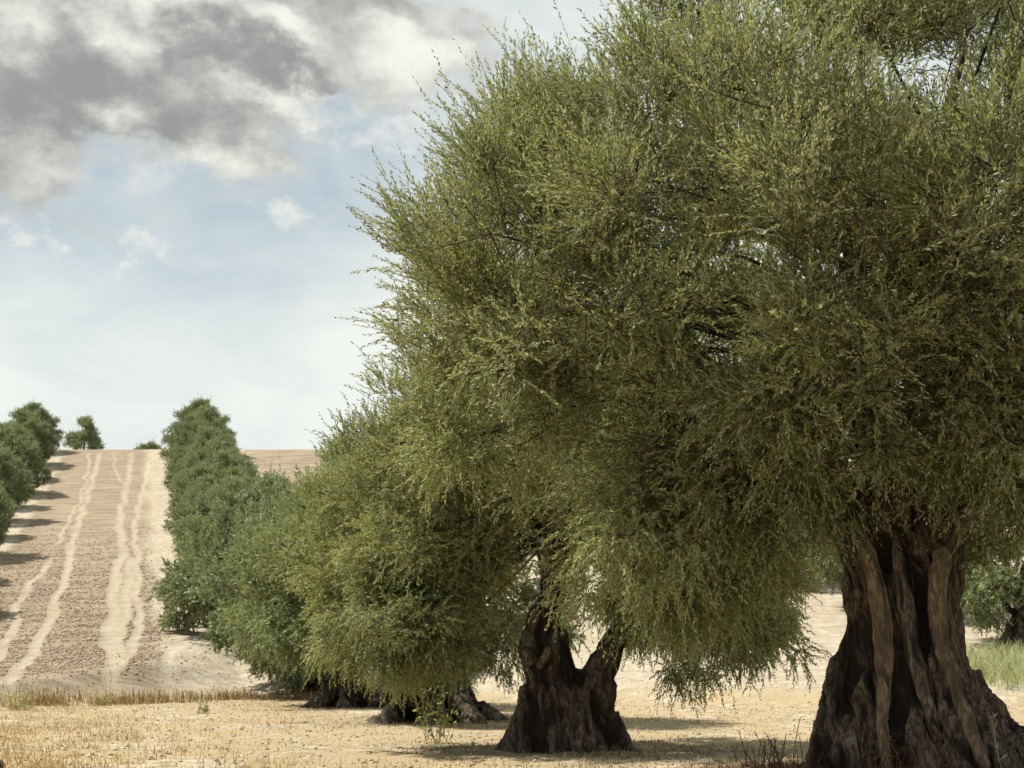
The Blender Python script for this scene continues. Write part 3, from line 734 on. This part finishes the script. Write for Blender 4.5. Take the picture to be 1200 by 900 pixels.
def stone(D, Xp, s, label, seed):
    x, y = row(D, Xp)
    me = wood_mesh('stone', [[(-.5 * s, 0, 0, .4 * s), (0, .1 * s, .1 * s, .55 * s), (.5 * s, 0, 0, .35 * s)]], .04 * max(s, .3), .05 * s, .03 * s, seed)
    o = obj('stone', me, M_BARK); o.location = (x, y, h1(x, y)); return tag(o, label, 'stone')
stone(20.4, -1.72, .30, 'dark lump of stone at the near edge of the straw ground', 2)

# ------------------------------------------------------------------ sky, sun
def build_world():
    w = bpy.data.worlds.new('World'); scene.world = w; w.use_nodes = True
    nt = w.node_tree; nt.nodes.clear(); N = NT(nt)
    sky = N.n('ShaderNodeTexSky', sky_type='NISHITA'); sky.sun_disc = False
    sky.sun_elevation = SUN_EL; sky.sun_rotation = SUN_AZ % (2 * math.pi); sky.air_density = 1.0; sky.dust_density = 1.5; sky.ozone_density = 1.0
    tc = N.n('ShaderNodeTexCoord').outputs['Generated']
    sx = N.n('ShaderNodeSeparateXYZ'); N.link(tc, sx.inputs[0])
    X, Y, Z = sx.outputs
    # azimuth (degrees clockwise from the rows) and elevation: fixed to the world
    az = N.math('MULTIPLY', N.math('ARCTAN2', X, Y), 57.2958)
    el = N.math('MULTIPLY', N.math('ARCSINE', Z), 57.2958)
    def vec(a, e, w_=0.0):
        c = N.n('ShaderNodeCombineXYZ'); N.put(c.inputs[0], a); N.put(c.inputs[1], e); c.inputs[2].default_value = w_
        return c.outputs[0]
    def px(u, v):
        xc, yc, zc = (u - 600) / FPX, -(v - 450) / FPX, 1.0
        up = yc * math.cos(PITCH) + zc * math.sin(PITCH); fw = zc * math.cos(PITCH) - yc * math.sin(PITCH)
        x = fw * SY + xc * CY; y = fw * CY - xc * SY
        return math.degrees(math.atan2(x, y)), math.degrees(math.atan2(up, math.hypot(x, y)))
    wv = N.n('ShaderNodeTexNoise'); wv.inputs['Scale'].default_value = .34; wv.inputs['Detail'].default_value = 9; wv.inputs['Roughness'].default_value = .60
    N.link(vec(az, N.math('MULTIPLY', el, 1.5), 11.0), wv.inputs['Vector'])
    ws = N.n('ShaderNodeSeparateColor'); N.link(wv.outputs['Color'], ws.inputs[0])
    az0, el0 = az, el
    azw = N.math('ADD', az, N.math('MULTIPLY', N.math('SUBTRACT', ws.outputs[0], .5), 6.5))
    elw = N.math('ADD', el, N.math('MULTIPLY', N.math('SUBTRACT', ws.outputs[1], .5), 4.5))
    def ell(u, v, ru, rv, tilt=0.0):
        az, el = azw, elw
        a0, e0 = px(u, v); ra, re = ru / 28.6, rv / 28.6
        da = N.math('SUBTRACT', az, a0); de = N.math('SUBTRACT', el, e0)
        if tilt: de = N.math('ADD', de, N.math('MULTIPLY', da, tilt))
        q = N.math('SQRT', N.math('ADD', N.math('POWER', N.math('ABSOLUTE', N.math('DIVIDE', da, ra)), 2.0), N.math('POWER', N.math('ABSOLUTE', N.math('DIVIDE', de, re)), 2.0)))
        return N.math('SUBTRACT', 1.0, q)
    def mx(*a):
        r = a[0]
        for b in a[1:]: r = N.math('MAXIMUM', r, b)
        return r
    P = vec(az, N.math('MULTIPLY', el, 1.7)); 
    P2 = vec(N.math('ADD', az, -.55), N.math('MULTIPLY', N.math('ADD', el, .75), 1.7))
    P3 = vec(az, N.math('MULTIPLY', el, 1.3), 7.7)
    nA = N.noise(P, .17, 8, .56, .15); nB = N.noise(P2, .17, 6, .50, .15); nC = N.noise(P3, .22, 7, .52, .2)
    mask = mx(ell(100, 60, 330, 175), ell(-40, 80, 300, 175), ell(430, 40, 170, 95, .05), ell(320, 60, 280, 105, .0))
    dens = N.math('ADD', N.math('MULTIPLY', mask, .9), N.math('MULTIPLY', N.math('SUBTRACT', nA, .5), 1.5))
    alpha = N.ss(dens, -.08, .30)
    # small cumulus scraps
    sm = mx(ell(138, 293, 60, 22), ell(20, 270, 45, 16), ell(70, 275, 30, 12), ell(470, 150, 110, 36), ell(360, 245, 70, 18), ell(560, 125, 80, 26))
    nD = N.noise(P3, .55, 6, .6, .2); d2 = N.math('ADD', N.math('MULTIPLY', sm, .8), N.math('MULTIPLY', N.math('SUBTRACT', nD, .54), 3.0))
    alpha2 = N.math('MULTIPLY', N.ss(d2, .0, .9), .65)
    # relief: the side towards the sun is bright, thick parts are grey
    rel = N.math('MULTIPLY', N.math('SUBTRACT', nA, nB), 5.0)
    lit = mx(ell(10, 22, 70, 34), ell(140, 42, 52, 34), ell(215, 0, 95, 26), ell(335, 40, 95, 24, .55), ell(320, 112, 130, 22, .28), ell(485, 50, 95, 62), ell(150, 138, 36, 26), ell(190, 195, 150, 34))
    drk = mx(ell(60, 50, 90, 60), ell(90, 130, 170, 55), ell(235, 62, 90, 46), ell(330, 78, 70, 28), ell(470, 12, 90, 22))
    warp_n = N.math('MULTIPLY', N.math('SUBTRACT', N.noise(P3, .55, 9, .62, .1), .5), 2.3)
    br = N.math('ADD', N.math('ADD', N.math('MULTIPLY', N.math('MAXIMUM', lit, -.35), 1.15), N.math('MULTIPLY', N.math('MAXIMUM', drk, -.3), -.75)), N.math('ADD', warp_n, N.math('MULTIPLY', rel, .55)))
    ramp = N.ss(br, -1.2, 1.75)
    cl = N.mix(ramp, (.215, .220, .217), (.62, .615, .565))
    cl = N.mix(N.ss(dens, .30, -.05), cl, (.44, .452, .443))
    # clear sky of this hazy day: the physical sky, paled by a thin veil that thickens towards the horizon
    sc = N.n('ShaderNodeVectorMath', operation='SCALE'); N.link(sky.outputs[0], sc.inputs[0]); sc.inputs['Scale'].default_value = .058
    veil = N.ss(el, 21.0, 9.0, .22, .96)
    vn = N.noise(vec(az, N.math('MULTIPLY', el, 2.2), 3.0), .12, 6, .55, .4)
    side = N.ss(az, 5.0, 15.0, 0, .55)
    veil = N.math('ADD', N.math('ADD', veil, side), N.math('MULTIPLY', N.math('SUBTRACT', vn, .5), .9), clamp=True)
    clear = N.mix(.4, sc.outputs[0], (.30, .42, .47))
    base = N.mix(veil, clear, (.575, .60, .57))
    c = N.mix(alpha2, base, (.60, .59, .54))
    c = N.mix(alpha, c, cl)
    bg = N.n('ShaderNodeBackground'); N.link(c, bg.inputs[0]); bg.inputs[1].default_value = 1.0
    o = N.n('ShaderNodeOutputWorld'); N.link(bg.outputs[0], o.inputs[0])
build_world()

sun = bpy.data.lights.new('sun', 'SUN'); sun.energy = 5.0; sun.angle = R(.53); sun.color = (1, .95, .87)
so = bpy.data.objects.new('sun', sun); col.objects.link(so)
so.rotation_euler = SUN_DIR.to_track_quat('Z', 'Y').to_euler(); so.location = (-30, 10, 60)

# ------------------------------------------------------------------ camera, view
cam = bpy.data.cameras.new('camera'); co = bpy.data.objects.new('camera', cam); col.objects.link(co)
cam.sensor_width = 36; cam.lens = 36 * FPX / 1200; cam.clip_start = .1; cam.clip_end = 3000
co.location = (0, 0, EYE + h1(0, 0)); co.rotation_euler = (R(90) + PITCH, 0, -YAW)
cam.dof.use_dof = True; cam.dof.focus_distance = 15.0; cam.dof.aperture_fstop = 4.0
scene.camera = co
scene.view_settings.view_transform = 'Standard'; scene.view_settings.look = 'None'
scene.view_settings.exposure = .62; scene.view_settings.gamma = 1; scene.view_settings.use_curve_mapping = False
scene.render.engine = 'CYCLES'
cy = scene.cycles
cy.max_bounces = 6; cy.diffuse_bounces = 3; cy.glossy_bounces = 2; cy.transmission_bounces = 4; cy.transparent_max_bounces = 4
cy.use_denoising = True
